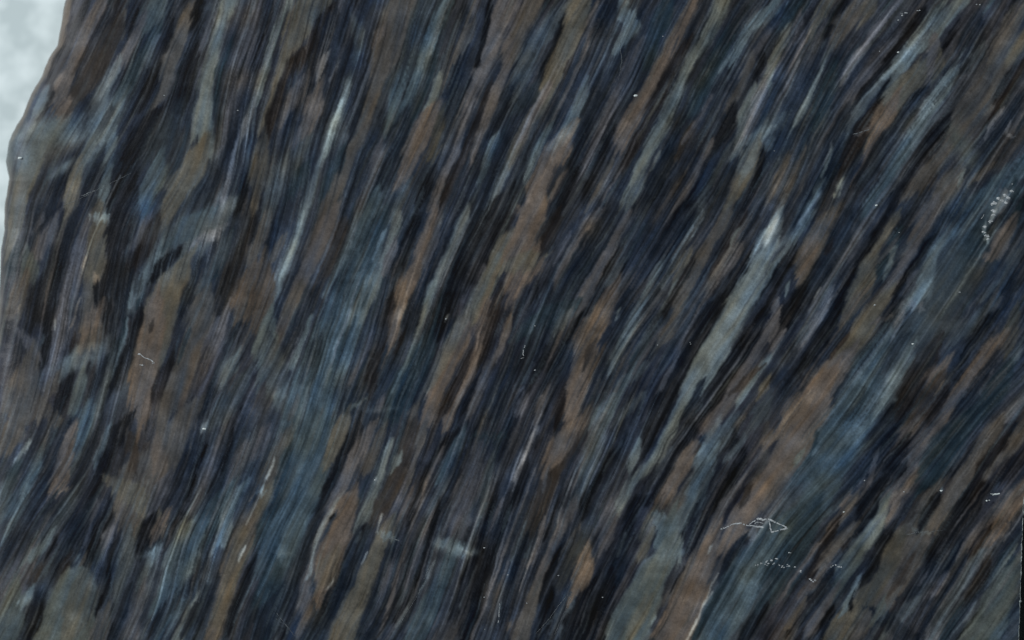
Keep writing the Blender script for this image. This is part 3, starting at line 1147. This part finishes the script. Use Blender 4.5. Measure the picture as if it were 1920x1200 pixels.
# table
m_tab, nt, b = mat('pale_paper', (.6, .7, .72), .85, .2)
tc = node(nt, 'ShaderNodeTexCoord'); n1 = node(nt, 'ShaderNodeTexNoise', Scale=210.0, Detail=2.0, Roughness=.5)
nt.links.new(tc.outputs['Object'], n1.inputs['Vector'])
cr = node(nt, 'ShaderNodeValToRGB'); cr.color_ramp.elements[0].position = .36; cr.color_ramp.elements[1].position = .66
cr.color_ramp.elements[0].color = (.46, .535, .55, 1); cr.color_ramp.elements[1].color = (.64, .72, .735, 1)
nt.links.new(n1.outputs['Fac'], cr.inputs['Fac']); nt.links.new(cr.outputs['Color'], b.inputs['Base Color'])

# ------------------------------------------------------------------ table surface
def mesh_obj(name, verts, faces, m, parent=None):
    me = bpy.data.meshes.new(name); me.from_pydata(verts, [], faces); me.update()
    me.materials.append(m)
    o = bpy.data.objects.new(name, me); C.objects.link(o)
    if parent: o.parent = parent
    return o
tab = mesh_obj('ground', [(-.8, -.8, 0), (.8, -.8, 0), (.8, .8, 0), (-.8, .8, 0)], [(0, 1, 2, 3)], m_tab)
tab['kind'] = 'structure'

# ------------------------------------------------------------------ slab
LE = np.array([(-130, 178), (-60, 140), (0, 117), (43, 108), (80, 101), (107, 84), (150, 67), (190, 45), (230, 24), (262, 12), (300, 7), (333, 12),
               (367, 8), (400, 4), (440, 2), (500, -4), (560, -9), (640, -16), (740, -22), (850, -34), (960, -40), (1080, -52), (1200, -60), (1330, -76)], float)
RE = np.array([(-130, 1952), (0, 1948), (300, 1941), (700, 1929), (940, 1920), (1050, 1915.5), (1200, 1911), (1330, 1908)], float)
yy = np.arange(-124, 1324, 1.75)
nu = 1130
jag = np.interp(yy, np.arange(-130, 1335, 9), rng.standard_normal(163) * .35) + np.interp(yy, np.arange(-130, 1335, 43), rng.standard_normal(35) * 2.0)
jag2 = np.interp(yy, np.arange(-130, 1335, 5), rng.standard_normal(293) * .35)
Lx = np.interp(yy, LE[:, 0], LE[:, 1]) - 3 + jag
Rx = np.interp(yy, RE[:, 0], RE[:, 1]) + jag2
u = np.linspace(0, 1, nu)
PX = Lx[:, None] + (Rx - Lx)[:, None] * u[None, :]
PY = np.repeat(yy[:, None], nu, 1)
dl = PX - Lx[:, None]                       # distance from the rough left rim, px
z = TOP - 0.0034 * np.exp(-dl / 15.0)
rimn = bil(vnoise(14), (PX - X0) / G, (PY - Y0) / G)
z += rimn * 0.00008 * np.clip(1 - dl / 30.0, 0, 1)
z -= 0.0 * np.clip(1 - (Rx[:, None] - PX) / 3.0, 0, 1)
colr = bil(canvas, (PX - X0) / G, (PY - Y0) / G)
# the rim is weathered: paler brown-grey skin
wth = (np.exp(-(dl / 17.0) ** 1.5) * (0.85 + .12 * rimn) * (1 + .12 * bil(L2, (PX - X0) / G, (PY - Y0) / G)))[..., None]
wth = np.clip(wth * smooth(0.1, .9, .55 + .35 * bil(L4, (PX - X0) / G, (PY - Y0) / G))[..., None] + .25 * np.exp(-(dl / 14) ** 1.5)[..., None], 0, .75)
colr = colr * (1 - wth) + (np.array([88, 83, 78]) + np.array([-6, 6, 12]) * np.exp(-((PY - 285) / 45.0) ** 2)[..., None]) * wth
lin = np.maximum(to_lin(colr) - VEIL, .0015) / GAIN
ny = len(yy)
V = np.stack([(PX - 960) * S, (600 - PY) * S, z], -1).reshape(-1, 3)
idx = np.arange(ny * nu).reshape(ny, nu)
F = np.stack([idx[:-1, :-1], idx[1:, :-1], idx[1:, 1:], idx[:-1, 1:]], -1).reshape(-1, 4)
ring = np.concatenate([idx[:, 0], idx[-1, 1:], idx[-2::-1, -1], idx[0, -2:0:-1]])   # counter-clockwise seen from above
RV = V[ring].copy(); nr = len(ring)
low = RV.copy(); low[:, 2] = 0.0
low[:ny, 0] += 0.0006
# right wall flared outward so a near-black strip shows past the face
right = np.isin(ring, idx[:, -1])
low[right, 0] += 60 * S
b0 = len(V)
V = np.concatenate([V, RV, low])
k = np.arange(nr); k2 = (k + 1) % nr
W = np.stack([b0 + k, b0 + nr + k, b0 + nr + k2, b0 + k2], -1)
W_right = right[k] & right[k2]
W_left = W[~W_right]
F_all = np.concatenate([F, W_left])
cols = np.concatenate([lin.reshape(-1, 3), lin.reshape(-1, 3)[ring], lin.reshape(-1, 3)[ring]])

def big_mesh(name, V, F, cols, m, parent=None, smooth_=True):
    me = bpy.data.meshes.new(name)
    me.vertices.add(len(V)); me.vertices.foreach_set('co', V.astype(np.float32).ravel())
    me.loops.add(len(F) * 4); me.loops.foreach_set('vertex_index', F.astype(np.int32).ravel())
    me.polygons.add(len(F)); me.polygons.foreach_set('loop_start', (np.arange(len(F)) * 4).astype(np.int32))
    me.update(calc_edges=True)
    me.polygons.foreach_set('use_smooth', np.full(len(F), smooth_))
    if cols is not None:
        ca = me.color_attributes.new('mineral', 'FLOAT_COLOR', 'POINT')
        ca.data.foreach_set('color', np.concatenate([cols, np.ones((len(cols), 1))], 1).astype(np.float32).ravel())
    me.materials.append(m); me.validate()
    o = bpy.data.objects.new(name, me); C.objects.link(o)
    if parent: o.parent = parent
    return o

slab = big_mesh('rock_slab', V, F_all, cols, m_stone)
slab['label'] = 'dark polished rock slab with streaky brown lenses and blue grey bands on pale paper'
slab['category'] = 'rock slab'
slab['kind'] = 'thing'

# near-black strip down the right side
s_idx = np.nonzero(right)[0]
SV = np.concatenate([RV[s_idx], low[s_idx]]); n_ = len(s_idx)
SV[:n_, 0] += 0.00002
q = np.arange(n_ - 1)
big_mesh('dark_right_side', SV, np.stack([q, n_ + q, n_ + q + 1, q + 1], -1), None, m_side, slab, False)

# ------------------------------------------------------------------ scratches, bruises, glints, chips
def zt(px, py): return TOP
rs = random.Random(5)
def ribbon(verts, faces, pts, lift=.00003, jit=.6, step=2.5, gaps=.1):
    """irregular raised thread of bruised stone through pts (px, py, width)"""
    Q = []
    for (x0, y0, w0), (x1, y1, w1) in zip(pts[:-1], pts[1:]):
        n = max(int(math.hypot(x1 - x0, y1 - y0) / step), 1)
        for i in range(n):
            t = i / n; Q.append((x0 + (x1 - x0) * t, y0 + (y1 - y0) * t, w0 + (w1 - w0) * t))
    Q.append(pts[-1])
    Q = [(x + rs.uniform(-jit, jit), y + rs.uniform(-jit, jit), max(.5, w * rs.uniform(.55, 1.35))) for x, y, w in Q]
    b = len(verts)
    for i, (x, y, w) in enumerate(Q):
        x0, y0, _ = Q[max(i - 1, 0)]; x1, y1, _ = Q[min(i + 1, len(Q) - 1)]
        dx, dy = x1 - x0, y1 - y0; n = math.hypot(dx, dy) + 1e-6; dx /= n; dy /= n
        h = w / 2
        verts += [(wx(x - dy * h), wy(y + dx * h), TOP - .00001), (wx(x), wy(y), TOP + lift), (wx(x + dy * h), wy(y - dx * h), TOP - .00001)]
    for i in range(len(Q) - 1):
        if gaps and rs.random() < gaps: continue
        a = b + 3 * i
        faces += [(a, a + 3, a + 4, a + 1), (a + 1, a + 4, a + 5, a + 2)]
def blob(verts, faces, x, y, r, lift=.00004):
    b = len(verts); n = 9
    verts.append((wx(x), wy(y), TOP + lift))
    for i in range(n):
        a = 2 * math.pi * i / n; rr = r * rs.uniform(.65, 1.3)
        verts.append((wx(x + rr * 1.7 * math.cos(a)), wy(y + rr * math.sin(a)), TOP - .00001))
    for i in range(n): faces.append((b, b + 1 + (i + 1) % n, b + 1 + i))

def scratch(name, lines, m, blobs=(), label=None):
    v, f = [], []
    for l in lines: ribbon(v, f, l)
    for x, y, r in blobs: blob(v, f, x, y, r)
    o = mesh_obj(name, v, f, m, slab)
    if label: o['label'] = label
    return o

scratch('scratch', [[(1351, 992, 2.16), (1362, 989, 2.43), (1376, 982, 3.24), (1388, 981, 3.51), (1402, 985, 3.24), (1416, 987, 3.51), (1432, 989, 3.24)],
                    [(1405, 983, 1.62), (1414, 977, 2.70), (1422, 972, 4.05), (1430, 975, 3.51), (1440, 973, 3.78), (1452, 978, 2.97), (1464, 984, 2.16)],
                    [(1443, 977, 2.97), (1444, 988, 3.24), (1447, 998, 3.24), (1460, 994, 2.70), (1476, 991, 4.05), (1470, 986, 2.70), (1455, 980, 1.89)],
                    [(1410, 984, 1.35), (1420, 979, 1.62), (1432, 982, 1.35)]], m_scr, [(1426, 973, 2.70)], 'white zigzag scratch ending in a small triangle')
scratch('scratch', [[(259, 664, 1.6), (264, 665, 2.2), (272, 671, 2), (282, 675, 2.6), (288, 679, 2.4)], [(285, 682, 1.6), (290, 681, 1.8)]],
        m_scr, [(267, 684.5, 1.7), (263, 684, 1.2), (261, 664, 1.8)], 'short pale hooked scratch')
scratch('scratch', [[(985, 647, 1.4), (982, 656, 1.8), (981, 664, 1.6), (982, 670, 1.8)], [(977, 672, 1), (983, 671, 1.4)]], m_scr,
        label='short upright pale scratch')
scratch('scratch', [[(120, 385, .8), (150, 373, 1), (180, 357, 1.1), (205, 345, 1), (245, 325, .8)], [(152, 368, 1.4), (166, 362, 2), (178, 357, 1.4)]], m_dim,
        label='long faint slanting scratch')
scratch('scratch', [[(1840, 410, 1), (1846, 400, 1.4)]], m_scr)
scratch('scratch', [[(795, 1086, .8), (805, 1064, 1.4), (817, 1050, 1)], [(748, 1172, .8), (770, 1138, .8), (800, 1086, .8)]], m_dim)
scratch('scratch', [[(937, 1131, 1), (936, 1150, 1.4), (934, 1168, 1.6)]], m_scr)
scratch('scratch', [[(719, 1010, 1.6), (735, 1009, 2), (748, 1014, 1.4)], [(716, 1006, 1), (728, 1008, 1)]], m_dim)
scratch('scratch', [[(1005, 1188, .7), (1030, 1160, .8), (1052, 1130, .8), (1066, 1115, .7)], [(1040, 1190, .7), (1058, 1148, .7), (1070, 1122, .7)]], m_dim)
scratch('scratch', [[(1600, 252, 1.4), (1615, 248, 1.6), (1630, 243, 1.4)]], m_dim)
scratch('scratch', [[(515, 1145, .8), (535, 1170, 1), (552, 1192, .8)], [(518, 1160, .8), (540, 1176, .8)]], m_dim)
scratch('scratch', [[(1700, 1003, 1), (1720, 998, 1), (1745, 997, .8), (1768, 994, .7)], [(1712, 992, 1.2), (1724, 998, 1.4)]], m_dim)
scratch('scratch', [[(1162, 80, .8), (1166, 115, .8), (1160, 150, .7)]], m_dim)
# dotted bruises
def dotted(pts, m, spread=2.2, n=3, r=(.5, 1.5), name='bruise', label=None):
    bl = []
    for x, y in pts:
        for _ in range(n):
            bl.append((x + rs.uniform(-spread, spread) * 1.6, y + rs.uniform(-spread, spread), rs.uniform(*r)))
    return scratch(name, [], m, bl, label)
dotted([(1418, 1060), (1426, 1057), (1438, 1052), (1446, 1050), (1452, 1056), (1460, 1060), (1468, 1063), (1478, 1061), (1490, 1063), (1482, 1037), (1456, 1048), (1438, 1058),
        (1500, 1072), (1521, 1087), (1527, 1089), (1570, 1061), (1577, 1063)], m_scr, label='dotted line of pale bruises')
dotted([(1861, 405), (1858, 416), (1846, 425), (1844, 436), (1852, 448), (1850, 442), (1862, 384), (1865, 380), (1883, 366), (1878, 377), (1872, 372), (1886, 379), (1890, 371), (1898, 358), (1864, 396)],
       m_scr, 2.0, 4, (.8, 2.6), label='string of bright white bruises')
scratch('bruise', [[(1857, 926, 1.6), (1864, 927, 3), (1874, 925, 2.2)], [(1861, 929, 1), (1870, 927, 2)]], m_chip, [(1850, 939, 1.5), (1855, 938, 1)], 'short bright white chip mark')
dotted([(1690, 26), (1692, 28), (1698, 25), (1686, 37), (1723, 19), (1831, 9), (1838, 10)], m_scr, 1.2, 2, (.6, 1.5))
dotted([(1574, 1062), (1521, 1088), (1560, 1062)], m_scr, 1.5, 3, (.6, 1.2))
# pin-point glints of mineral
for x, y, r in [(37, 296, 2.6), (1192, 179, 3.2), (1243, 68, 1.2), (1003, 694, 1.7), (1003, 611, 1.1), (308, 179, 1.3), (1799, 548, 1.7), (1711, 645, 2), (1765, 920, 2.2),
                (1582, 960, 1.9), (1695, 922, 1.5), (908, 1027, 1.6), (952, 1078, 1.6), (1643, 385, 2.4), (988, 1131, 1.4), (1047, 1079, 1.4), (1130, 1120, 1.2), (1233, 647, 1.2),
                (1686, 436, 1.3), (1621, 901, 1.6), (1649, 96, 1.2), (1898, 345, 1.3), (382, 804, 3), (1684, 98, 2.2), (446, 207, 1.5), (908, 1120, 1.2), (1452, 283, 1), (1640, 572, 1.8),
                (1720, 20, 1), (1295, 645, 1), (836, 598, 1.5), (703, 900, 1.8), (1294, 642, .9), (909, 1180, 1)]:
    v, f = [], []
    blob(v, f, x, y, r * .8)
    mesh_obj('glint', v, f, m_chip if r > 1.8 else m_scr, slab)
# chipped bright arris along the dark right side
v, f = [], []
for i in range(0, 400):
    y = 935 + i * .9
    if y > 1235: break
y = 930.0
while y < 1290:
    L = rs.uniform(6, 34); w = rs.uniform(.8, 2.6) * (1.6 if 1010 < y < 1140 else 1)
    e = lambda q: float(np.interp(q, yy, Rx)) - .6
    ribbon(v, f, [(e(y), y, w * .5), (e(y + L / 2), y + L / 2, w), (e(y + L), y + L, w * .5)], .00006, .5, 2.0, 0)
    y += L + rs.uniform(-2, 5)
o = mesh_obj('chipped_arris', v, f, m_edge, slab)
print('done', len(V))
